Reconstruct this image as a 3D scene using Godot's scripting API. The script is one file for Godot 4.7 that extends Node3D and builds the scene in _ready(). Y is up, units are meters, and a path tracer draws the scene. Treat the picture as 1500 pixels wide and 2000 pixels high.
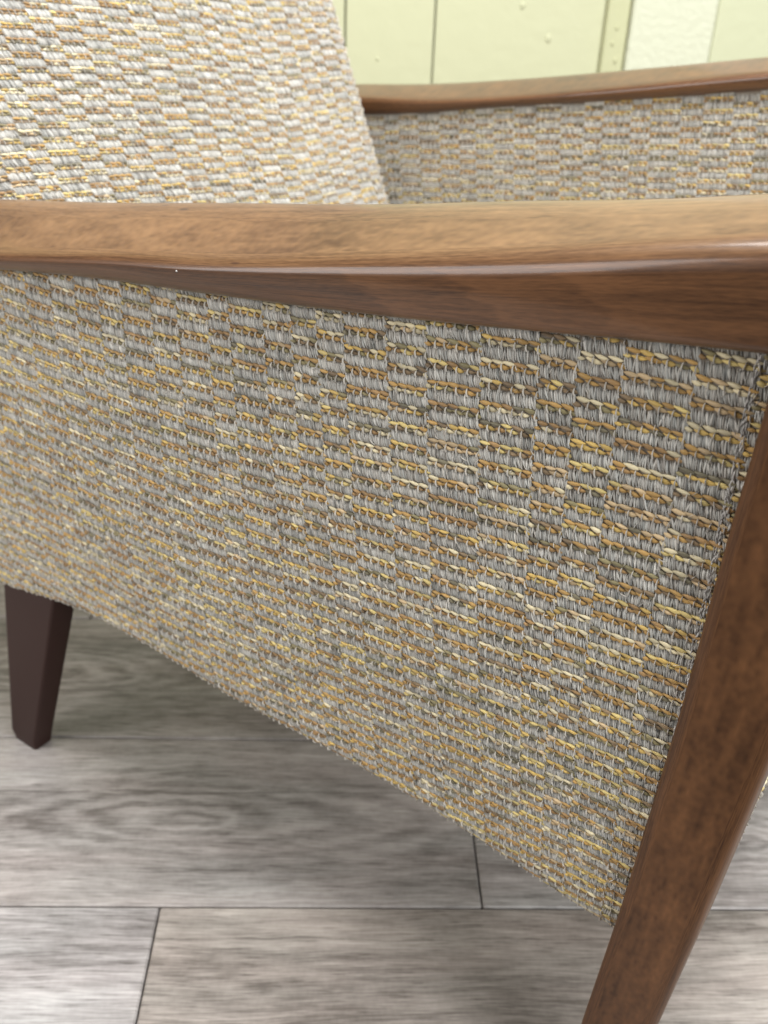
extends Node3D

# ---------------------------------------------------------------- helpers
var rng := RandomNumberGenerator.new()
var names := {}
const CHAIR_W := 0.64

func part(called: String, mesh: Mesh, mat: Material, parent: Node3D) -> MeshInstance3D:
	var o := MeshInstance3D.new()
	o.name = numbered(called, parent)
	o.mesh = mesh
	o.material_override = mat
	o.cast_shadow = GeometryInstance3D.SHADOW_CASTING_SETTING_ON
	parent.add_child(o, true)
	return o

func numbered(called: String, parent: Node3D) -> String:
	var key := str(parent.get_instance_id()) + called
	var n: int = names.get(key, 0)
	names[key] = n + 1
	return called if n == 0 else "%s_%03d" % [called, n]

func lerp_table(t: PackedVector2Array, x: float) -> float:
	# smooth (Catmull-Rom like) interpolation in a table of (x, y)
	var n := t.size()
	if x <= t[0].x: return t[0].y
	if x >= t[n - 1].x: return t[n - 1].y
	var i := 0
	while t[i + 1].x < x: i += 1
	var h := t[i + 1].x - t[i].x
	var s := (x - t[i].x) / h
	var d := (t[i + 1].y - t[i].y) / h
	var m0 := d if i == 0 else 0.5 * (d + (t[i].y - t[i - 1].y) / (t[i].x - t[i - 1].x))
	var m1 := d if i == n - 2 else 0.5 * (d + (t[i + 2].y - t[i + 1].y) / (t[i + 2].x - t[i + 1].x))
	var s2 := s * s
	var s3 := s2 * s
	return (2 * s3 - 3 * s2 + 1) * t[i].y + (s3 - 2 * s2 + s) * h * m0 + (-2 * s3 + 3 * s2) * t[i + 1].y + (s3 - s2) * h * m1

# rounds the corners of a closed 2D polygon; every corner becomes seg + 1 points
func rounded(poly: PackedVector2Array, radii: Array, seg: int) -> PackedVector2Array:
	var out := PackedVector2Array()
	var n := poly.size()
	for i in n:
		var p := poly[i]
		var a := (poly[(i + n - 1) % n] - p)
		var b := (poly[(i + 1) % n] - p)
		var r: float = radii[i]
		var la: float = min(r, a.length() * 0.48)
		var lb: float = min(r, b.length() * 0.48)
		var p0 := p + a.normalized() * la
		var p2 := p + b.normalized() * lb
		for k in seg + 1:
			var t := float(k) / seg
			out.append(p0 * (1 - t) * (1 - t) + p * 2 * t * (1 - t) + p2 * t * t)
	return out

# a skin over rings of equal point count, closed around and capped
func loft(rings: Array, us: PackedFloat32Array, vs: PackedFloat32Array, caps := true, closed := true) -> ArrayMesh:
	var n: int = rings[0].size()
	var vol := 0.0
	var tris := []
	var last := n if closed else n - 1
	for i in rings.size() - 1:
		for j in last:
			var j2 := (j + 1) % n
			var a: Vector3 = rings[i][j]
			var b: Vector3 = rings[i][j2]
			var c: Vector3 = rings[i + 1][j2]
			var d: Vector3 = rings[i + 1][j]
			var ua := Vector2(us[i], vs[j])
			var ub := Vector2(us[i], vs[j + 1] if j + 1 < vs.size() else 1.0)
			var uc := Vector2(us[i + 1], ub.y)
			var ud := Vector2(us[i + 1], ua.y)
			tris.append([a, b, c, ua, ub, uc, 0])
			tris.append([a, c, d, ua, uc, ud, 0])
			vol += a.dot(b.cross(c)) + a.dot(c.cross(d))
	if caps and closed:
		for e in 2:
			var r = rings[0] if e == 0 else rings[rings.size() - 1]
			var mid := Vector3.ZERO
			for p in r: mid += p
			mid /= n
			var u := us[0] if e == 0 else us[us.size() - 1]
			for j in n:
				var p: Vector3 = r[j]
				var q: Vector3 = r[(j + 1) % n]
				var uv := Vector2(u, vs[j])
				if e == 0: tris.append([q, p, mid, uv, uv, uv, 1])
				else: tris.append([p, q, mid, uv, uv, uv, 1])
	var st := SurfaceTool.new()
	st.begin(Mesh.PRIMITIVE_TRIANGLES)
	var flip := vol > 0.0
	for t in tris:
		st.set_smooth_group(t[6])
		for k in ([0, 2, 1] if flip else [0, 1, 2]):
			st.set_uv(t[3 + k])
			st.add_vertex(t[k])
	st.generate_normals()
	return st.commit()

# a box with chamfered edges; uv from the given pair of axes, in metres over "span"
func chamfer_box(lo: Vector3, hi: Vector3, b: float, axes := Vector2i(0, 2), span := Vector2(1, 1)) -> ArrayMesh:
	var st := SurfaceTool.new()
	st.begin(Mesh.PRIMITIVE_TRIANGLES)
	st.set_smooth_group(-1)
	var c := (lo + hi) * 0.5
	var h := (hi - lo) * 0.5
	var quads := []
	for ax in 3:
		var e := (ax + 1) % 3
		var f := (ax + 2) % 3
		for s in [-1, 1]:
			var q := []
			for w in [[-1, -1], [1, -1], [1, 1], [-1, 1]]:
				var p := Vector3.ZERO
				p[ax] = s * h[ax]
				p[e] = w[0] * (h[e] - b)
				p[f] = w[1] * (h[f] - b)
				q.append(p)
			quads.append(q)
		for s in [-1, 1]:
			for s2 in [-1, 1]:      # edges along f... between faces ax and e
				var q2 := []
				for w in [-1, 1]:
					var p := Vector3.ZERO
					p[ax] = s * h[ax]
					p[e] = s2 * (h[e] - b)
					p[f] = w * (h[f] - b)
					q2.append(p)
				for w in [1, -1]:
					var p := Vector3.ZERO
					p[ax] = s * (h[ax] - b)
					p[e] = s2 * h[e]
					p[f] = w * (h[f] - b)
					q2.append(p)
				quads.append(q2)
	var tris := []
	for q in quads:
		tris.append([q[0], q[1], q[2]])
		tris.append([q[0], q[2], q[3]])
	for sx in [-1, 1]:
		for sy in [-1, 1]:
			for sz in [-1, 1]:
				tris.append([Vector3(sx * h.x, sy * (h.y - b), sz * (h.z - b)), Vector3(sx * (h.x - b), sy * h.y, sz * (h.z - b)), Vector3(sx * (h.x - b), sy * (h.y - b), sz * h.z)])
	for t in tris:
		var nrm: Vector3 = (t[2] - t[0]).cross(t[1] - t[0])
		var mid: Vector3 = t[0] + t[1] + t[2]
		var order := [0, 1, 2] if nrm.dot(mid) > 0 else [0, 2, 1]
		for k in order:
			var p: Vector3 = t[k]
			st.set_uv(Vector2((p[axes.x] + h[axes.x]) / span.x, (p[axes.y] + h[axes.y]) / span.y))
			st.add_vertex(p + c)
	st.generate_normals()
	return st.commit()

# ---------------------------------------------------------------- textures
func noise(s: int, octaves := 3) -> FastNoiseLite:
	var n := FastNoiseLite.new()
	n.seed = s
	n.noise_type = FastNoiseLite.TYPE_SIMPLEX_SMOOTH
	n.frequency = 1.0
	n.fractal_octaves = octaves
	if octaves == 1: n.fractal_type = FastNoiseLite.FRACTAL_NONE
	return n

func picture(w: int, h: int, f: Callable) -> Image:
	var data := PackedByteArray()
	data.resize(w * h * 3)
	var k := 0
	for y in h:
		for x in w:
			var c: Color = f.call(x, y)
			c = c.linear_to_srgb()
			data[k] = clampi(int(c.r * 255.0 + 0.5), 0, 255)
			data[k + 1] = clampi(int(c.g * 255.0 + 0.5), 0, 255)
			data[k + 2] = clampi(int(c.b * 255.0 + 0.5), 0, 255)
			k += 3
	return Image.create_from_data(w, h, false, Image.FORMAT_RGB8, data)

const PLANK_L := 1.22
const PLANK_W := 0.2027

func plank_texture(s: int, tone: float, warm: float, knots: Array, cracks: Array, grainy := 1.25) -> ImageTexture:
	var w := 1830
	var h := 306
	var broad := noise(s, 2)
	var fine := noise(s + 1, 2)
	var mid := noise(s + 2, 2)
	var warp := noise(s + 3, 2)
	var f := func(px: int, py: int) -> Color:
		var x := px * 0.000667
		var y := py * 0.000667
		var wv := warp.get_noise_2d(x * 3.0, y * 14.0)
		var t := 0.50 + 0.30 * broad.get_noise_2d(x * 2.6, y * 11.0)
		var yy := y + 0.006 * wv
		var calm := 1.0
		for k in knots:
			var dx: float = (x - k[0]) / k[2]
			var dy: float = (y - k[1])
			var d := sqrt(dx * dx + dy * dy) + 0.010 * wv + 0.003 * mid.get_noise_2d(x * 30.0, y * 60.0)
			var fade := exp(-pow(d / k[3], 2.0))
			calm = min(calm, 1.0 - 0.75 * fade)
			t += fade * (0.19 * sin(d * 6.283 / k[4]) - 0.07)
			if k[5] > 0.0:
				t -= k[5] * exp(-pow(d / 0.006, 2.0))
		t += calm * grainy * 0.16 * mid.get_noise_2d(x * 5.0, yy * 95.0)
		t += grainy * 0.17 * fine.get_noise_2d(x * 22.0, yy * 420.0)
		t += 0.10 * warp.get_noise_2d(x * 24.0 + 9.0, y * 55.0)
		var dash := mid.get_noise_2d(x * 26.0 + 3.0, y * 330.0)
		if dash > 0.30: t -= (dash - 0.30) * 0.55
		elif dash < -0.32: t += (-0.32 - dash) * 0.30
		t += 0.05 * fine.get_noise_2d(x * 160.0 + 40.0, y * 120.0)
		for c in cracks:
			var yc: float = c[0] + 0.004 * warp.get_noise_2d(x * 6.0 + c[0] * 50.0, 3.0) + 0.0016 * fine.get_noise_2d(x * 30.0, 9.0)
			var thick: float = c[1] * (0.7 + 0.9 * broad.get_noise_2d(x * 9.0, c[0] * 90.0))
			t -= c[2] * exp(-pow((y - yc) / max(thick, 0.0003), 2.0))
		t = clampf(t + tone, 0.02, 1.1)
		var hue := 0.5 + 0.9 * broad.get_noise_2d(x * 5.0 + 20.0, y * 20.0 + 7.0)
		var col := Color(0.115, 0.103, 0.092).lerp(Color(0.50, 0.470, 0.440), t)
		col.r *= 1.0 + 0.05 * warm + 0.035 * hue
		col.b *= 1.0 - 0.07 * warm
		return col
	return ImageTexture.create_from_image(picture(w, h, f))

# stained beech: x runs along the piece
func wood_texture(w: int, h: int, mx: float, my: float, s: int, spots: Array, arcs: Array, top_band: Vector2) -> ImageTexture:
	var broad := noise(s, 2)
	var fine := noise(s + 1, 2)
	var fleck := noise(s + 2, 1)
	var f := func(px: int, py: int) -> Color:
		var x := px * mx
		var y := py * my
		var b := broad.get_noise_2d(x * 3.2, y * 48.0)
		var t := 0.5 + 0.30 * b + 0.34 * fine.get_noise_2d(x * 16.0, y * 460.0) + 0.30 * fine.get_noise_2d(x * 95.0 + 7.0, y * 1300.0)
		var fl := fleck.get_noise_2d(x * 45.0, y * 1900.0)
		if fl > 0.6: t -= (fl - 0.6) * 0.9
		for a in arcs:      # growth figure: chevrons of lighter wood
			if top_band.y > 0.0 and y > 0.06: break
			var d: float = x - a[0] - a[1] * (y - a[2]) - a[5] * (y - a[2]) * (y - a[2]) + 0.010 * fine.get_noise_2d(x * 6.0, y * 140.0) + 0.004 * b
			var g := 0.0
			if d > 0.0: g = exp(-d / a[3])
			else: g = exp(-pow(d / 0.0035, 2.0))
			t += a[4] * g * (0.75 + 0.5 * fine.get_noise_2d(x * 8.0, y * 220.0))
		var k := 0.0
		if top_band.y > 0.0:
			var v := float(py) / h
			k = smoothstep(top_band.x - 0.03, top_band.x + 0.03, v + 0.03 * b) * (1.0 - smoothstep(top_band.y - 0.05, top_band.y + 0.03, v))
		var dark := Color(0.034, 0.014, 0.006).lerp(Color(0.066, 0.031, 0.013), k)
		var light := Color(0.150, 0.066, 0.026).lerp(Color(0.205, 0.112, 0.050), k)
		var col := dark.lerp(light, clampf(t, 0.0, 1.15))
		for p in spots:
			var q := Vector2((x - p[0]) / p[2], (y - p[1]) / p[3]).length()
			if q < 1.6: col = col.lerp(Color(0.035, 0.016, 0.012), p[4] * (1.0 - smoothstep(0.4, 1.6, q)))
		return col
	return ImageTexture.create_from_image(picture(w, h, f))

# ---------------------------------------------------------------- the woven cloth
var strand_meshes := []
var slub_mesh: ArrayMesh
var yarn_mat: StandardMaterial3D
var slub_mat: StandardMaterial3D
var backing_mat: StandardMaterial3D
const YARNS := [Color(0.50, 0.34, 0.10), Color(0.375, 0.225, 0.070), Color(0.295, 0.175, 0.068), Color(0.205, 0.14, 0.075), Color(0.22, 0.185, 0.09), Color(0.57, 0.49, 0.31), Color(0.53, 0.41, 0.155), Color(0.46, 0.335, 0.185), Color(0.15, 0.13, 0.08)]
const YARN_ODDS := [0, 0, 0, 1, 1, 1, 1, 1, 2, 2, 2, 3, 3, 4, 4, 5, 5, 5, 6, 6, 6, 7, 7, 8]

func make_strand(lean: float, fat: float) -> ArrayMesh:
	var rings := []
	var us := PackedFloat32Array()
	for i in 6:
		var y := -0.5 + i / 5.0
		var e := 1.0 - pow(abs(2 * y), 2.4)
		var w := 0.5 * (0.45 + 0.55 * sqrt(max(e, 0.0))) * fat
		var z := e * 0.85
		var x := lean * (y + 0.35 * sin(y * 5.0))
		rings.append(PackedVector3Array([Vector3(x - w, y, z - 0.55), Vector3(x - w * 0.62, y, z + 0.05), Vector3(x + w * 0.62, y, z + 0.05), Vector3(x + w, y, z - 0.55)]))
		us.append(i / 5.0)
	return loft(rings, us, PackedFloat32Array([0, 0.33, 0.66, 1]), false, false)

func make_slub() -> ArrayMesh:
	var rings := []
	var us := PackedFloat32Array()
	var xs := [-0.5, -0.36, -0.12, 0.14, 0.36, 0.5]
	var rs := [0.04, 0.52, 0.95, 1.0, 0.58, 0.04]
	for i in 6:
		var ring := PackedVector3Array()
		for k in 7:
			var a := TAU * k / 7.0
			ring.append(Vector3(xs[i], 0.5 * rs[i] * cos(a) - 0.10 * sin(xs[i] * 4.0), 0.5 * rs[i] * sin(a) + 0.25 * (rs[i] - 1.0)))
		rings.append(ring)
		us.append(xs[i])
	return loft(rings, us, PackedFloat32Array([0, 0.14, 0.28, 0.43, 0.57, 0.71, 0.86]), true, true)

# columns of random width over [a, b]
func columns_between(a: float, b: float, lo: float, hi: float) -> PackedFloat32Array:
	var c := PackedFloat32Array([a])
	while c[c.size() - 1] < b:
		c.append(c[c.size() - 1] + rng.randf_range(lo, hi))
	return c

func weave(owner_part: Node3D, surf: Callable, cols: PackedFloat32Array, v0: float, v1: float, period: float, keep: Callable, first_odd := 0, lean := -0.14, bold := 1.0) -> void:
	var strands := [[], [], []]
	var tints := [[], [], []]
	var slubs := []
	var slub_tints := []
	var eps := 0.0015
	var rows := int((v1 - v0) / period) + 1
	var yarn_of := {}
	var undulate := noise(int(absf(cols[0]) * 1000.0) + 17, 2)
	for i in cols.size() - 1:
		var ua := cols[i]
		var ub := cols[i + 1]
		var w := ub - ua
		var odd := 0.5 * ((i + first_odd) % 2)
		for j in rows:
			var vc := v0 + (j + odd) * period + 0.0011 * undulate.get_noise_2d(ua * 14.0, j * 0.45)
			var um := (ua + ub) * 0.5
			var pm: Vector3 = surf.call(um, vc)
			if not keep.call(pm): continue
			var tu: Vector3 = (surf.call(um + eps, vc) - pm) / eps
			var tv: Vector3 = (surf.call(um, vc + eps) - pm) / eps
			var nn := tu.cross(tv).normalized()
			tu = tu.normalized()
			tv = tv.normalized()
			# ---- light grey floats, one band per period
			var n := int(round(w / 0.00068))
			var edge := rng.randf_range(-0.0006, 0.0006)
			var band := rng.randf_range(0.90, 1.07)
			for k in n:
				var u := ua + edge + (k + 0.5 + rng.randf_range(-0.35, 0.35)) / n * w
				var v := vc + period * 0.5 + rng.randf_range(-0.00035, 0.00035)
				var p: Vector3 = surf.call(u, v)
				var pv: Vector3 = surf.call(u, v + eps)
				var d := (pv - p).normalized()
				var side := d.cross(nn).normalized()
				var up := side.cross(d).normalized()
				var tilt := lean + rng.randfn(0.0, 0.11)
				d = (d + side * tilt).normalized()
				side = d.cross(up).normalized()
				var length := period * rng.randf_range(0.55, 0.70) * (1.7 - 0.7 * bold)
				var g := rng.randf_range(0.78, 1.12) * band
				if rng.randf() < 0.20: g *= 1.32
				elif rng.randf() < 0.20: g *= 0.62
				var which := rng.randi() % 3
				strands[which].append(Transform3D(Basis(side * rng.randf_range(0.00062, 0.00115), d * length, up * rng.randf_range(0.0007, 0.0014)), p + up * 0.0002))
				var hue := rng.randf_range(-0.012, 0.012)
				tints[which].append(Color(0.455 * g + hue, 0.438 * g, 0.396 * g - hue * 0.5))
			# ---- two picks of slub yarn between them
			for pick in 2:
				var key := Vector2i(j * 2 + int(odd * 2.0), pick)
				if not yarn_of.has(key) or rng.randf() < 0.42: yarn_of[key] = YARN_ODDS[rng.randi() % YARN_ODDS.size()]
				var yarn: int = yarn_of[key]
				var m := maxi(2, int(round(w / 0.0058)))
				var off := 0.0 if pick == 0 else 0.5
				for k in m + pick:
					var u := ua + (k + 0.5 - off) / m * w + rng.randf_range(-0.0004, 0.0004)
					u = clampf(u, ua + 0.0008, ub - 0.0008)
					var v := vc + (0.115 - 0.23 * pick) * period + rng.randf_range(-0.00025, 0.00025)
					var p: Vector3 = surf.call(u, v)
					var yc: Color = YARNS[yarn]
					if rng.randf() < 0.38: yc = YARNS[YARN_ODDS[rng.randi() % YARN_ODDS.size()]]
					var g := rng.randf_range(0.72, 1.25)
					var tilt := -0.04 + rng.randfn(0.0, 0.06)
					var ax := (tu + tv * tilt).normalized()
					var ay := nn.cross(ax).normalized()
					var len := w / m * rng.randf_range(1.12, 1.50)
					if pick == 1 and (k == 0 or k == m): len *= 0.6
					slubs.append(Transform3D(Basis(ax * len, ay * rng.randf_range(0.0022, 0.0031) * bold, nn * rng.randf_range(0.0018, 0.0025) * bold), p + nn * 0.0008 * bold))
					slub_tints.append(Color(yc.r * g, yc.g * g, yc.b * g))
			# ---- loose fuzz
			for k in int(w / 0.0090):
				var p: Vector3 = surf.call(rng.randf_range(ua, ub), vc + rng.randf_range(0.0, 1.0) * period)
				var a := rng.randfn(0.0, 0.6)
				var d := (tv * cos(a) + tu * sin(a) + nn * rng.randf_range(-0.15, 0.15)).normalized()
				var side := d.cross(nn).normalized()
				strands[1].append(Transform3D(Basis(side * 0.00022, d * rng.randf_range(0.002, 0.005), side.cross(d) * 0.0010), p + nn * rng.randf_range(0.0006, 0.0014)))
				var g := rng.randf_range(0.7, 1.3)
				tints[1].append(Color(0.52 * g, 0.48 * g, 0.42 * g))
			# ---- thin ties that cross the slubs
			var ties := maxi(2, int(round(w / 0.0058)))
			for k in ties:
				var u := ua + (k + 1.0) / ties * w - 0.0004 + rng.randf_range(-0.0005, 0.0005)
				var v := vc - period * 0.12
				var p: Vector3 = surf.call(u, v)
				var side := tv.cross(nn).normalized()
				var d := (tv + side * rng.randfn(-0.05, 0.14)).normalized()
				strands[0].append(Transform3D(Basis(side * 0.00055, d * period * rng.randf_range(0.34, 0.50), nn * 0.0017), p + nn * 0.0014))
				var g := rng.randf_range(0.8, 1.2)
				tints[0].append(Color(0.48 * g, 0.44 * g, 0.38 * g))
	for q in 3:
		scatter("grey_pile_yarn", strand_meshes[q], yarn_mat, strands[q], tints[q], owner_part)
	scatter("coloured_slub_yarn", slub_mesh, slub_mat, slubs, slub_tints, owner_part)

func scatter(called: String, mesh: Mesh, mat: Material, where: Array, tint: Array, parent: Node3D) -> void:
	var mm := MultiMesh.new()
	mm.transform_format = MultiMesh.TRANSFORM_3D
	mm.use_colors = true
	mm.mesh = mesh
	mm.instance_count = where.size()
	for i in where.size():
		mm.set_instance_transform(i, where[i])
		mm.set_instance_color(i, tint[i])
	var o := MultiMeshInstance3D.new()
	o.name = numbered(called, parent)
	o.multimesh = mm
	o.material_override = mat
	o.set_meta("kind", "stuff")
	parent.add_child(o, true)

# cloth backing: a grid over the same surface, a little below the yarn
func backing(called: String, surf: Callable, u0: float, u1: float, v0: float, v1: float, nu: int, nv: int, parent: Node3D, turned := false) -> MeshInstance3D:
	var st := SurfaceTool.new()
	st.begin(Mesh.PRIMITIVE_TRIANGLES)
	st.set_smooth_group(0)
	for i in nu:
		for j in nv:
			var q := []
			for c in [[0, 0], [1, 0], [1, 1], [0, 1]]:
				var u := lerpf(u0, u1, float(i + c[0]) / nu)
				var v := lerpf(v0, v1, float(j + c[1]) / nv)
				q.append(surf.call(u, v))
			for k in ([0, 1, 2, 0, 2, 3] if turned else [0, 2, 1, 0, 3, 2]):
				st.set_uv(Vector2(k, k))
				st.add_vertex(q[k])
	st.generate_normals()
	return part(called, st.commit(), backing_mat, parent)

# ---------------------------------------------------------------- shapes of the chair, in its own frame
# x forward, y up, z outward; z = 0 is the outside of the near side panel
var bottom_edge := PackedVector2Array([Vector2(-0.30, 0.190), Vector2(-0.1, 0.193), Vector2(0.0, 0.2005), Vector2(0.10, 0.2175), Vector2(0.195, 0.2215), Vector2(0.29, 0.2175), Vector2(0.405, 0.2155), Vector2(0.50, 0.2105), Vector2(0.566, 0.2035), Vector2(0.62, 0.198)])
var near_ridge := PackedVector2Array([Vector2(-0.30, 0.462), Vector2(-0.1, 0.492), Vector2(0.0, 0.507), Vector2(0.105, 0.525), Vector2(0.211, 0.544), Vector2(0.299, 0.558), Vector2(0.419, 0.582), Vector2(0.491, 0.598), Vector2(0.56, 0.615), Vector2(0.60, 0.624), Vector2(0.69, 0.642)])
var near_under := PackedVector2Array([Vector2(-0.30, 0.448), Vector2(-0.1, 0.480), Vector2(0.0, 0.496), Vector2(0.095, 0.512), Vector2(0.202, 0.527), Vector2(0.292, 0.537), Vector2(0.416, 0.552), Vector2(0.493, 0.563), Vector2(0.566, 0.574), Vector2(0.61, 0.580), Vector2(0.69, 0.588)])
var near_crest := PackedVector2Array([Vector2(-0.30, 0.490), Vector2(-0.1, 0.525), Vector2(0.043, 0.546), Vector2(0.157, 0.562), Vector2(0.251, 0.577), Vector2(0.383, 0.5975), Vector2(0.463, 0.612), Vector2(0.539, 0.625), Vector2(0.583, 0.634), Vector2(0.69, 0.655)])
var far_crest := PackedVector2Array([Vector2(-0.30, 0.54), Vector2(-0.08, 0.567), Vector2(0.03, 0.578), Vector2(0.149, 0.595), Vector2(0.255, 0.612), Vector2(0.407, 0.638), Vector2(0.55, 0.662), Vector2(0.69, 0.682)])
var far_ridge := PackedVector2Array([Vector2(-0.30, 0.53), Vector2(-0.041, 0.558), Vector2(0.066, 0.566), Vector2(0.18, 0.582), Vector2(0.281, 0.600), Vector2(0.425, 0.627), Vector2(0.55, 0.648), Vector2(0.69, 0.668)])
var far_under := PackedVector2Array([Vector2(-0.30, 0.51), Vector2(-0.048, 0.539), Vector2(0.06, 0.554), Vector2(0.175, 0.574), Vector2(0.278, 0.590), Vector2(0.425, 0.615), Vector2(0.55, 0.634), Vector2(0.69, 0.650)])

func row_slope(x: float) -> float: return 0.112 * smoothstep(0.14, 0.44, x) * (1.0 - 0.75 * smoothstep(0.46, 0.61, x))
func row_rise(x: float) -> float:
	var s := 0.0
	var n := 20
	if x <= 0.14: return 0.0
	for i in n: s += row_slope(0.14 + (x - 0.14) * (i + 0.5) / n)
	return s * (x - 0.14) / n

func near_side(u: float, v: float) -> Vector3:
	var x := u - row_slope(u) * v
	var y := 0.40 + row_rise(u) + v + 0.45 * v * v
	var b := lerp_table(bottom_edge, x)
	var r := 0.012
	var z := 0.0035 * sin(clampf((y - 0.2) / 0.34, 0.0, 1.0) * PI) + 0.0012 * sin(x * 21.0 + y * 9.0)
	# the cloth is pulled in beside the front leg
	var ex := x - 0.603
	if ex > 0.0:
		z -= 0.15 * ex
		x = 0.603 + ex * 0.95
	var under := b + r - y
	if under > 0.0:
		var a: float = min(under / r, 2.4)
		y = b + r - r * sin(a)
		z -= r * (1.0 - cos(a))
		if under > 2.4 * r: z -= under - 2.4 * r
	return Vector3(x, y, z)

func far_side(u: float, v: float) -> Vector3:
	var x := u - 0.13 * v
	var y := 0.47 + 0.13 * u + v
	return Vector3(x, y, -CHAIR_W + 0.052 + 0.004 * sin(clampf((y - 0.40) / 0.2, 0.0, 1.0) * PI))

# front of the back cushion: u across from the near end, v up the slope
func back_front(u: float, v: float) -> Vector3:
	var y := 0.42 + v * 0.925 - 0.10 * minf(u, 0.40) + 0.02
	var x := 0.052 - 0.40 * (y - 0.42) - 0.05 * (y - 0.42) * (y - 0.42)
	var zc := -0.302
	var d := u - 0.302          # from the middle
	var flat := 0.218
	var r := 0.056
	var z := d
	var inset := 0.020 * pow(absf(d) / 0.30, 2.2)
	if absf(d) > flat:
		var a: float = min((absf(d) - flat) / r, 1.9)
		z = (flat + r * sin(a)) * signf(d)
		inset += r * (1.0 - cos(a))
	return Vector3(x + 0.018 - inset * 0.92, y - inset * 0.38, zc - z)

func rail_front(u: float, v: float) -> Vector3:
	var belly := 0.0215 * exp(-pow((v - 0.058) / 0.03, 2.0))
	var x := 0.624 + belly
	if v < 0.03: x -= 0.03 * pow((0.03 - v) / 0.03, 2.0)
	var z := -0.012 - u
	return Vector3(x - 0.012 * exp(-u / 0.006), 0.215 + v, z)

func build_arm(parent: Node3D, near: bool, mat: Material) -> void:
	var rings := []
	var us := PackedFloat32Array()
	var vs := PackedFloat32Array()
	var stations := 46
	for i in stations + 1:
		var x := lerpf(-0.28, 0.672, float(i) / stations)
		var e := smoothstep(0.645, 0.672, x)       # the front end is rounded off
		var pts: PackedVector2Array
		var radii: Array
		var f := smoothstep(0.25, 0.62, x)
		if near:
			var rd := lerp_table(near_ridge, x)
			var un := lerp_table(near_under, x)
			var cr := lerp_table(near_crest, x)
			pts = PackedVector2Array([Vector2(0.009, un), Vector2(0.0155, lerpf(un, rd, 0.55)), Vector2(0.016, rd), Vector2(-0.036, cr + 0.002), Vector2(-0.064, cr - 0.012), Vector2(-0.060, cr - 0.030), Vector2(-0.020, un - 0.004)])
			radii = [0.005, 0.012, lerpf(0.010, 0.013, f), 0.022, 0.008, 0.006, 0.006]
		else:
			var rd := lerp_table(far_ridge, x)
			var un := lerp_table(far_under, x)
			var cr := lerp_table(far_crest, x)
			var w := -CHAIR_W
			pts = PackedVector2Array([Vector2(w + 0.060, un), Vector2(w + 0.063, lerpf(un, rd, 0.5)), Vector2(w + 0.062, rd + 0.001), Vector2(w + 0.006, cr + 0.002), Vector2(w - 0.016, cr - 0.020), Vector2(w - 0.012, cr - 0.052), Vector2(w + 0.03, un - 0.010)])
			radii = [0.005, 0.006, 0.010, 0.020, 0.008, 0.006, 0.006]
		var ring2 := rounded(pts, radii, 5)
		var mid := Vector2.ZERO
		for p in ring2: mid += p
		mid /= ring2.size()
		var ring := PackedVector3Array()
		for p in ring2:
			var q := mid + (p - mid) * (1.0 - 0.45 * e * e)
			ring.append(Vector3(x, q.y, q.x))
		rings.append(ring)
		us.append((x + 0.28) / 0.952)
	var n: int = rings[0].size()
	for k in n: vs.append(float(k) / n)
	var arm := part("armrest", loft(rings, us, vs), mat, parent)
	if near:
		var drop := SphereMesh.new()
		drop.radius = 0.5
		drop.height = 1.0
		drop.radial_segments = 8
		drop.rings = 4
		var speck := part("paint_speck", drop, simple(Color(0.55, 0.53, 0.50), 0.7), arm)
		speck.position = Vector3(0.276, 0.5495, 0.0158)
		speck.scale = Vector3(0.0016, 0.0010, 0.0007)

# a leg lofted between stations [y, x0, x1, z0, z1]
func build_leg(parent: Node3D, stations: Array, radius: float, mat: Material, steps := 5) -> MeshInstance3D:
	var rings := []
	var us := PackedFloat32Array()
	var vs := PackedFloat32Array()
	for i in stations.size() - 1:
		for k in steps + (1 if i == stations.size() - 2 else 0):
			var t := float(k) / steps
			var a: Array = stations[i]
			var b: Array = stations[i + 1]
			var s := []
			for q in 5: s.append(lerpf(a[q], b[q], t))
			var pts := PackedVector2Array([Vector2(s[1], s[4]), Vector2(s[2], s[4]), Vector2(s[2], s[3]), Vector2(s[1], s[3])])
			var ring := PackedVector3Array()
			for p in rounded(pts, [radius, radius, radius, radius], 4): ring.append(Vector3(p.x, s[0], p.y))
			rings.append(ring)
			us.append(s[0] / 0.62)
	var n: int = rings[0].size()
	for k in n: vs.append(float(k) / n)
	return part("leg", loft(rings, us, vs), mat, parent)

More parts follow.
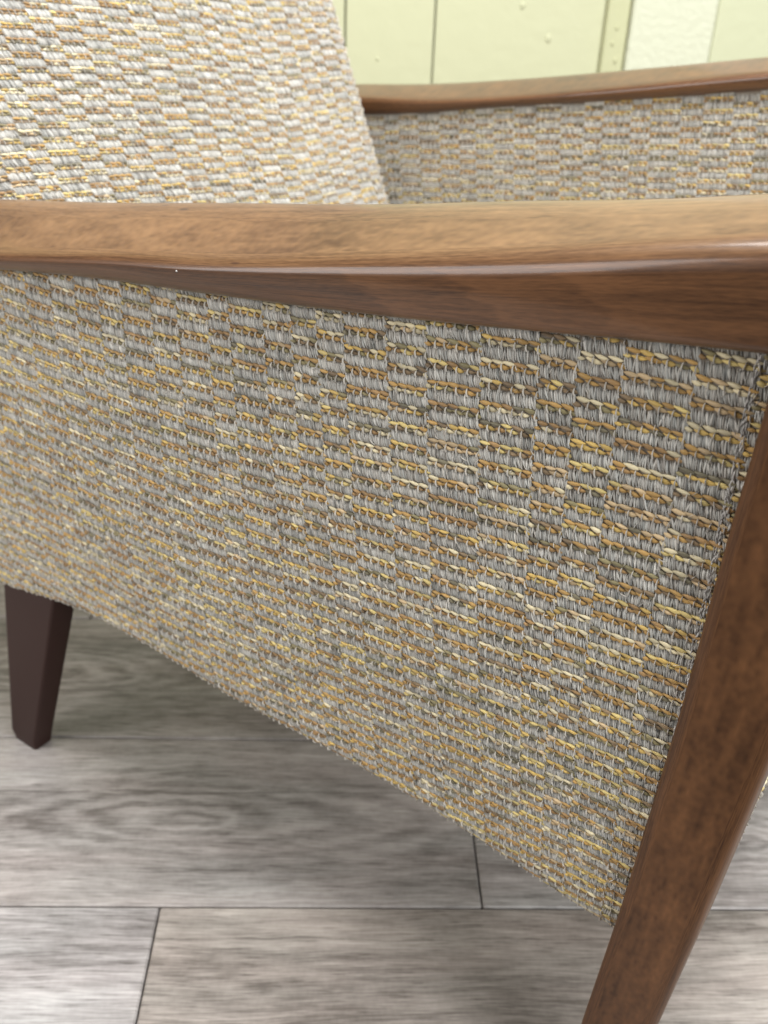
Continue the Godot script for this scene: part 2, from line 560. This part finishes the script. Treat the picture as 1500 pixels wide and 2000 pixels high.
# ---------------------------------------------------------------- the scene
func _ready():
	rng.seed = 4711
	# ---- camera
	var cam := Camera3D.new()
	cam.name = "camera"
	# measured orientation: columns are camera right, up and back in the world's axes
	var m := [[0.999162372, 0.0409213258, 0.0], [0.0352594075, -0.860917199, -0.507521774], [-0.0207684639, 0.507096659, -0.861638932]]
	var cx := Vector3(m[0][0], m[1][0], m[2][0])
	var cy := -Vector3(m[0][1], m[1][1], m[2][1])
	var cz := -Vector3(m[0][2], m[1][2], m[2][2])
	cam.transform = Transform3D(Basis(cx, cy, cz).orthonormalized(), Vector3(0, 0.72, 0))
	cam.fov = 55.517
	cam.near = 0.03
	cam.far = 30.0
	var lens := CameraAttributesPhysical.new()
	lens.frustum_focal_length = 22.8
	lens.frustum_focus_distance = 0.52
	lens.frustum_near = 0.03
	lens.frustum_far = 30.0
	lens.exposure_aperture = 6.5
	cam.attributes = lens
	add_child(cam)
	cam.current = true
	# ---- surroundings and lamps
	var env := Environment.new()
	env.background_mode = Environment.BG_COLOR
	env.background_color = Color(0.40, 0.40, 0.405)
	env.tonemap_mode = Environment.TONE_MAPPER_LINEAR
	env.tonemap_exposure = 1.0
	env.sdfgi_enabled = true
	env.ssao_enabled = true
	env.ssil_enabled = true
	var we := WorldEnvironment.new()
	we.name = "surroundings"
	we.environment = env
	add_child(we)
	var sky_light := AreaLight3D.new()      # glazed roof light over the chair
	sky_light.name = "roof_window_light"
	sky_light.area_size = Vector2(1.7, 1.2)
	sky_light.light_color = Color(0.985, 0.99, 1.0)
	sky_light.light_energy = 11.0
	sky_light.shadow_enabled = true
	sky_light.transform = Transform3D(Basis(Vector3.RIGHT, -PI / 2), Vector3(0.25, 2.35, -0.55))
	add_child(sky_light)
	var window := AreaLight3D.new()         # daylight from the open side, in front of the chair
	window.name = "window_light"
	window.area_size = Vector2(1.6, 1.4)
	window.light_color = Color(0.97, 0.985, 1.0)
	window.light_energy = 7.5
	window.shadow_enabled = true
	window.transform = Transform3D(Basis(), Vector3(1.7, 1.5, 1.4)).looking_at(Vector3(0.0, 0.5, -0.9))
	add_child(window)

	var side_window := AreaLight3D.new()    # a second opening to the left
	side_window.name = "side_window_light"
	side_window.area_size = Vector2(1.0, 1.0)
	side_window.light_color = Color(1.0, 0.99, 0.985)
	side_window.light_energy = 2.1
	side_window.shadow_enabled = true
	side_window.transform = Transform3D(Basis(), Vector3(-1.5, 0.95, 0.0)).looking_at(Vector3(-0.2, 0.2, -0.75))
	add_child(side_window)

	build_materials()
	build_floor()
	build_wall()
	build_chair()

var board_mat: StandardMaterial3D
var wood_near: StandardMaterial3D
var wood_far: StandardMaterial3D
var wood_leg: StandardMaterial3D
var wood_dark: StandardMaterial3D

func simple(c: Color, rough: float, spec := 0.5) -> StandardMaterial3D:
	var m := StandardMaterial3D.new()
	m.albedo_color = c.linear_to_srgb()
	m.roughness = rough
	m.metallic_specular = spec
	return m

func relief(s: int, freq: float, strength: float, size := 512) -> ImageTexture:
	var n := noise(s, 4)
	n.frequency = freq
	var im := n.get_seamless_image(size, size)
	im.convert(Image.FORMAT_RGBA8)
	im.bump_map_to_normal_map(strength)
	return ImageTexture.create_from_image(im)

func build_materials() -> void:
	strand_meshes = [make_strand(0.0, 1.0), make_strand(0.30, 0.85), make_strand(-0.25, 1.1)]
	slub_mesh = make_slub()
	yarn_mat = simple(Color(1, 1, 1), 0.85, 0.3)
	yarn_mat.vertex_color_use_as_albedo = true
	yarn_mat.rim_enabled = true
	yarn_mat.rim = 0.25
	yarn_mat.rim_tint = 0.5
	slub_mat = simple(Color(1, 1, 1), 0.55, 0.45)
	slub_mat.rim_enabled = true
	slub_mat.rim = 0.2
	slub_mat.rim_tint = 0.6
	slub_mat.vertex_color_use_as_albedo = true
	backing_mat = simple(Color(0.21, 0.18, 0.145), 0.95, 0.2)
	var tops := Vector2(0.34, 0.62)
	# along the near arm the texture spans 0.952 m by about 0.19 m of girth
	wood_near = simple(Color(1, 1, 1), 0.34, 0.4)
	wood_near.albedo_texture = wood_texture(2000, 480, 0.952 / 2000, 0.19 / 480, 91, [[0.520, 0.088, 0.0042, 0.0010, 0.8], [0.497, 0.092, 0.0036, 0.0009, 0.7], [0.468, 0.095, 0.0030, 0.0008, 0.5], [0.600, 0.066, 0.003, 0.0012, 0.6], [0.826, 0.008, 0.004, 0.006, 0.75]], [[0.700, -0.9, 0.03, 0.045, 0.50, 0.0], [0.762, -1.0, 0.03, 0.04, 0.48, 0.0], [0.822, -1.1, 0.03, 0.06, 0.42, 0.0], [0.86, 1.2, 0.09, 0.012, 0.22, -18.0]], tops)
	wood_near.clearcoat_enabled = true
	wood_near.clearcoat = 0.4
	wood_near.clearcoat_roughness = 0.1
	wood_far = wood_near.duplicate()
	wood_far.albedo_texture = wood_texture(600, 150, 0.952 / 600, 0.19 / 150, 141, [], [[0.45, -0.9, 0.03, 0.05, 0.2, 0.0]], Vector2(0.0, 0.0))
	wood_leg = simple(Color(1, 1, 1), 0.42, 0.35)
	wood_leg.albedo_texture = wood_texture(1240, 320, 0.0005, 0.0005, 201, [], [[0.18, 0.0, 0.025, 0.02, 0.22, 60.0], [0.24, 0.0, 0.025, 0.02, 0.25, 70.0], [0.31, 0.0, 0.028, 0.03, 0.22, 90.0], [0.42, 0.1, 0.025, 0.02, 0.2, 90.0]], Vector2.ZERO)
	wood_leg.albedo_color = Color(0.98, 0.98, 0.98).linear_to_srgb()
	wood_dark = simple(Color(0.030, 0.0125, 0.0095), 0.5, 0.35)

func build_floor() -> void:
	var root := Node3D.new()
	root.name = "floor"
	root.set_meta("kind", "structure")
	root.set_meta("label", "grey wood plank floor under the armchair")
	add_child(root)
	root.rotation.y = deg_to_rad(2.4)
	var base := simple(Color(0.06, 0.054, 0.05), 0.9)
	part("underlay", chamfer_box(Vector3(-2.2, -0.03, -1.95), Vector3(2.2, -0.0065, 0.9), 0.001), base, root)
	var skins := []
	var tex := [
		plank_texture(11, -0.06, 0.2, [[0.956, 0.105, 4.2, 0.060, 0.0125, 0.0], [0.62, 0.02, 2.0, 0.02, 0.006, 0.5], [0.20, 0.15, 3.0, 0.03, 0.009, 0.4]], [[0.072, 0.0013, 0.40], [0.165, 0.0009, 0.2]]),
		plank_texture(23, -0.01, -0.2, [[0.55, 0.06, 5.0, 0.03, 0.009, 0.0]], [[0.168, 0.0008, 0.14]], 1.6),
		plank_texture(37, -0.10, 0.9, [[0.095, 0.073, 1.8, 0.010, 0.03, 0.10], [0.45, 0.17, 3.5, 0.05, 0.012, 0.0]], [[0.108, 0.0016, 0.60], [0.030, 0.0010, 0.25]]),
		plank_texture(53, -0.09, 0.3, [[0.40, 0.10, 4.0, 0.05, 0.012, 0.2], [0.95, 0.04, 2.5, 0.03, 0.008, 0.5]], [[0.13, 0.0010, 0.25]]),
		plank_texture(71, -0.05, 0.1, [[0.25, 0.13, 3.0, 0.04, 0.010, 0.3]], [[0.05, 0.0008, 0.2]]),
	]
	for t in tex:
		var mt := simple(Color(1, 1, 1), 0.46, 0.45)
		mt.albedo_texture = t
		skins.append(mt)
	var meshes := {}
	# rows: the joint that shows in each row, nearest row first
	var joints := [-0.62, -0.155, 0.1226, 0.47, -0.31, 0.78, 0.2, -0.5, 0.33]
	var z_first := -0.5495 + PLANK_W * 2.0
	var gap := 0.0014
	for r in joints.size():
		var z1: float = z_first - PLANK_W * r
		var z0 := z1 - PLANK_W
		for k in range(-2, 2):
			var x0: float = joints[r] + k * PLANK_L
			if x0 > 2.0 or x0 + PLANK_L < -2.0: continue
			var skin := (r * 2 + k * 3 + 50) % 5
			if r == 1: skin = [3, 1, 2, 4][(k + 3) % 4] if k != -1 else 1
			if r == 1 and k == 0: skin = 2
			if r == 2 and k == -1: skin = 0
			if r == 2 and k == 0: skin = 4
			if r == 3 and k == -1: skin = 3
			if not meshes.has("m"): meshes["m"] = chamfer_box(Vector3(gap * 0.5, -0.006, gap * 0.5), Vector3(PLANK_L - gap * 0.5, 0.0, PLANK_W - gap * 0.5), 0.0014, Vector2i(0, 2), Vector2(PLANK_L, PLANK_W))
			var o := part("plank", meshes["m"], skins[skin], root)
			o.position = Vector3(x0, 0, z0)

func build_wall() -> void:
	var root := Node3D.new()
	root.name = "board_wall"
	root.set_meta("label", "pale yellow green painted board wall behind the armchair")
	root.set_meta("category", "wall")
	add_child(root)
	root.rotation.y = deg_to_rad(2.4)
	root.position = Vector3(0, 0, -1.9)
	var nm := relief(5, 0.012, 3.0)
	board_mat = simple(Color(0.495, 0.492, 0.312), 0.5, 0.4)
	board_mat.normal_enabled = true
	board_mat.normal_texture = nm
	board_mat.normal_scale = 0.35
	board_mat.uv1_scale = Vector3(4, 4, 4)
	var trim_mat := board_mat.duplicate()
	trim_mat.albedo_color = Color(0.47, 0.465, 0.275).linear_to_srgb()
	var post_mat := board_mat.duplicate()
	post_mat.albedo_color = Color(0.57, 0.572, 0.42).linear_to_srgb()
	post_mat.normal_texture = relief(8, 0.03, 8.0)
	post_mat.normal_scale = 0.22
	var side_mat := board_mat.duplicate()
	side_mat.albedo_color = Color(0.51, 0.515, 0.335).linear_to_srgb()
	var groove := simple(Color(0.30, 0.31, 0.22), 0.9)
	part("backing_board", chamfer_box(Vector3(-2.2, 0.0, -0.05), Vector3(2.2, 2.3, -0.0185), 0.001, Vector2i(0, 1)), groove, root)
	# tongue and groove boards, then the batten, the rough post and the flush board on the right
	var edges := [-1.83, -1.673, -1.516, -1.359, -1.202, -1.045, -0.888, -0.731, -0.574, -0.417, -0.26, -0.103, 0.054, 0.352]
	for i in edges.size() - 1:
		var g: float = 0.0032 if i == 10 or i == 11 else (0.0026 if i == 12 else 0.0006)
		if i == 13: g = 0.0002
		var o := part("board", chamfer_box(Vector3(edges[i] + g * 0.5, 0.0, -0.018), Vector3(edges[i + 1] - (0.0002 if i == 12 else 0.0012), 2.3, 0.0), 0.0004 if i == 13 else 0.0018, Vector2i(0, 1)), board_mat, root)
	part("batten", chamfer_box(Vector3(0.352, 0.0, -0.018), Vector3(0.3925, 2.3, 0.012), 0.003, Vector2i(0, 1)), trim_mat, root)
	part("rough_post", chamfer_box(Vector3(0.3935, 0.0, -0.018), Vector3(0.541, 2.3, 0.022), 0.003, Vector2i(0, 1)), post_mat, root)
	part("board", chamfer_box(Vector3(0.542, 0.0, -0.018), Vector3(1.2, 2.3, 0.018), 0.002, Vector2i(0, 1)), side_mat, root)
	# dried drips of paint
	var drop := SphereMesh.new()
	drop.radius = 1.0
	drop.height = 2.0
	drop.radial_segments = 8
	drop.rings = 5
	for d in [[0.256, 0.578, 0.0055, 0.0075], [0.205, 0.628, 0.005, 0.006], [0.372, 0.60, 0.003, 0.004], [0.368, 0.575, 0.003, 0.005], [0.377, 0.548, 0.0035, 0.006], [-0.045, 0.535, 0.003, 0.003]]:
		var o := part("paint_drip", drop, board_mat if d[0] < 0.35 else trim_mat, root)
		o.position = Vector3(d[0], d[1], 0.0 if d[0] < 0.35 else 0.012)
		o.scale = Vector3(d[2], d[3], 0.0022)

func build_chair() -> void:
	var root := Node3D.new()
	root.name = "armchair"
	root.set_meta("label", "mid century wooden armchair upholstered in grey and mustard checked weave")
	root.set_meta("category", "armchair")
	add_child(root)
	root.position = Vector3(-0.34615, 0, -0.72268)
	root.rotation.y = deg_to_rad(-34.0)
	var w := CHAIR_W
	# near side panel: cloth over a board
	var f1 := func(u: float, v: float) -> Vector3: return near_side(u, v)
	var b1 := func(u: float, v: float) -> Vector3:
		var p := near_side(u, v)
		p.y = minf(p.y, lerp_table(near_under, p.x) + 0.010)
		return p
	var side := backing("side_panel", b1, -0.26, 0.622, -0.320, 0.19, 80, 66, root)
	var cols := columns_between(-0.13, 0.338, 0.0185, 0.031)
	cols[cols.size() - 1] = 0.360
	for c in [0.380, 0.400, 0.429, 0.454, 0.485, 0.5145, 0.5325, 0.5525, 0.583, 0.609, 0.622]: cols.append(c)
	var keep1 := func(p: Vector3) -> bool: return p.z > -0.024 and p.y < lerp_table(near_under, p.x) + 0.005
	weave(side, f1, cols, -0.300, 0.165, 0.0102, keep1, 0, -0.14, 0.90)
	var bind := []
	var bind_tint := []
	for i in 330:
		var p := near_side(0.6065 + rng.randf_range(-0.0012, 0.0012), lerpf(-0.20, 0.165, i / 330.0))
		if p.z < -0.02: continue
		var a := rng.randfn(-0.05, 0.22)
		var d := Vector3(sin(a) - 0.02, cos(a), 0.0).normalized()
		bind.append(Transform3D(Basis(Vector3(d.y, -d.x, 0) * rng.randf_range(0.0006, 0.0011), d * rng.randf_range(0.0035, 0.0055), Vector3(0, 0, 0.0014)), p + Vector3(0, 0, 0.0004)))
		var g := rng.randf_range(0.6, 1.2)
		bind_tint.append(Color(0.50 * g, 0.475 * g, 0.44 * g))
	scatter("edge_stitching", strand_meshes[0], yarn_mat, bind, bind_tint, side)
	var fill := simple(Color(0.20, 0.17, 0.13), 0.95, 0.2)
	part("panel_board", chamfer_box(Vector3(-0.25, 0.232, -0.040), Vector3(0.60, 0.455, -0.006), 0.004), fill, side)
	# far side panel, seen from inside the chair
	var f2 := func(u: float, v: float) -> Vector3: return far_side(u, v)
	var b2 := func(u: float, v: float) -> Vector3:
		var p := far_side(u, v)
		p.y = minf(p.y, lerp_table(far_under, p.x) + 0.004)
		return p
	var far := backing("side_panel", b2, -0.26, 0.625, -0.22, 0.16, 60, 30, root)
	var keep2 := func(p: Vector3) -> bool: return p.y > 0.40 and p.y < lerp_table(far_under, p.x) - 0.003
	weave(far, f2, columns_between(-0.10, 0.595, 0.0185, 0.031), -0.16, 0.13, 0.0104, keep2, 1, -0.05, 0.78)
	part("panel_board", chamfer_box(Vector3(-0.25, 0.225, -w), Vector3(0.60, 0.47, -w + 0.045), 0.004), fill, far)
	# back cushion
	var f3 := func(u: float, v: float) -> Vector3: return back_front(u, v)
	var back := backing("backrest", f3, -0.02, 0.624, -0.08, 0.58, 60, 40, root)
	var keep3 := func(p: Vector3) -> bool: return p.y < 0.94 and p.y > 0.42
	weave(back, f3, columns_between(0.005, 0.60, 0.0185, 0.029), -0.01, 0.57, 0.0108, keep3, 0, -0.42, 0.82)
	var shell := []
	var us := PackedFloat32Array()
	for i in 9:
		var v := lerpf(-0.08, 0.60, i / 8.0)
		var a := back_front(0.302, v)
		var ring := PackedVector3Array()
		for p in rounded(PackedVector2Array([Vector2(a.x - 0.06, -0.030), Vector2(a.x - 0.15, -0.05), Vector2(a.x - 0.15, -0.555), Vector2(a.x - 0.06, -0.574)]), [0.02, 0.04, 0.04, 0.02], 4): ring.append(Vector3(p.x, a.y, p.y))
		shell.append(ring)
		us.append(i / 8.0)
	var vs := PackedFloat32Array()
	for k in shell[0].size(): vs.append(float(k) / shell[0].size())
	part("back_shell", loft(shell, us, vs), fill, back)
	# seat and the cloth-covered front rail
	var cloth := simple(Color(0.36, 0.31, 0.24), 0.95, 0.2)
	var seat := part("seat", chamfer_box(Vector3(-0.06, 0.30, -w + 0.056), Vector3(0.615, 0.415, -0.048), 0.02), cloth, root)
	var f5 := func(u: float, v: float) -> Vector3:
		var e := maxf(absf(u - 0.268) - 0.235, 0.0)
		return Vector3(0.600 - v, 0.4155 - e * e * 12.0, -w + 0.060 + u)
	var keep5 := func(p: Vector3) -> bool: return true
	weave(seat, f5, columns_between(0.004, 0.520, 0.0185, 0.031), 0.0, 0.56, 0.0106, keep5, 0, -0.1, 0.85)
	var f4 := func(u: float, v: float) -> Vector3: return rail_front(u, v)
	var rail := backing("front_rail", f4, 0.0, 0.61, 0.0, 0.19, 50, 20, root)
	var keep4 := func(p: Vector3) -> bool: return true
	weave(rail, f4, columns_between(0.0, 0.60, 0.0185, 0.031), 0.002, 0.18, 0.0102, keep4, 0)
	part("rail_board", chamfer_box(Vector3(0.57, 0.22, -w + 0.02), Vector3(0.622, 0.40, -0.020), 0.004), fill, rail)
	# wood
	build_arm(root, true, wood_near)
	build_arm(root, false, wood_far)
	build_leg(root, [[0.600, 0.6135, 0.668, -0.045, 0.0150], [0.50, 0.6100, 0.662, -0.040, 0.0130], [0.384, 0.6080, 0.6555, -0.036, 0.0125], [0.237, 0.6025, 0.6465, -0.033, 0.0120], [0.118, 0.5955, 0.6375, -0.030, 0.0115], [0.0, 0.590, 0.6275, -0.026, 0.0110]], 0.0075, wood_leg)
	build_leg(root, [[0.660, 0.6135, 0.668, -w - 0.010, -w + 0.045], [0.384, 0.6080, 0.6555, -w - 0.0125, -w + 0.036], [0.118, 0.598, 0.6385, -w - 0.0115, -w + 0.030], [0.0, 0.594, 0.6295, -w - 0.011, -w + 0.026]], 0.0075, wood_leg)
	build_leg(root, [[0.236, 0.004, 0.079, -0.033, -0.004], [0.012, -0.029, 0.0078, -0.0205, 0.0030], [0.0, -0.0265, 0.0055, -0.019, 0.0015]], 0.0035, wood_dark, 3)
	build_leg(root, [[0.236, 0.004, 0.079, -w + 0.004, -w + 0.033], [0.012, -0.029, 0.0078, -w - 0.0030, -w + 0.0205], [0.0, -0.0265, 0.0055, -w - 0.0015, -w + 0.019]], 0.0035, wood_dark, 3)
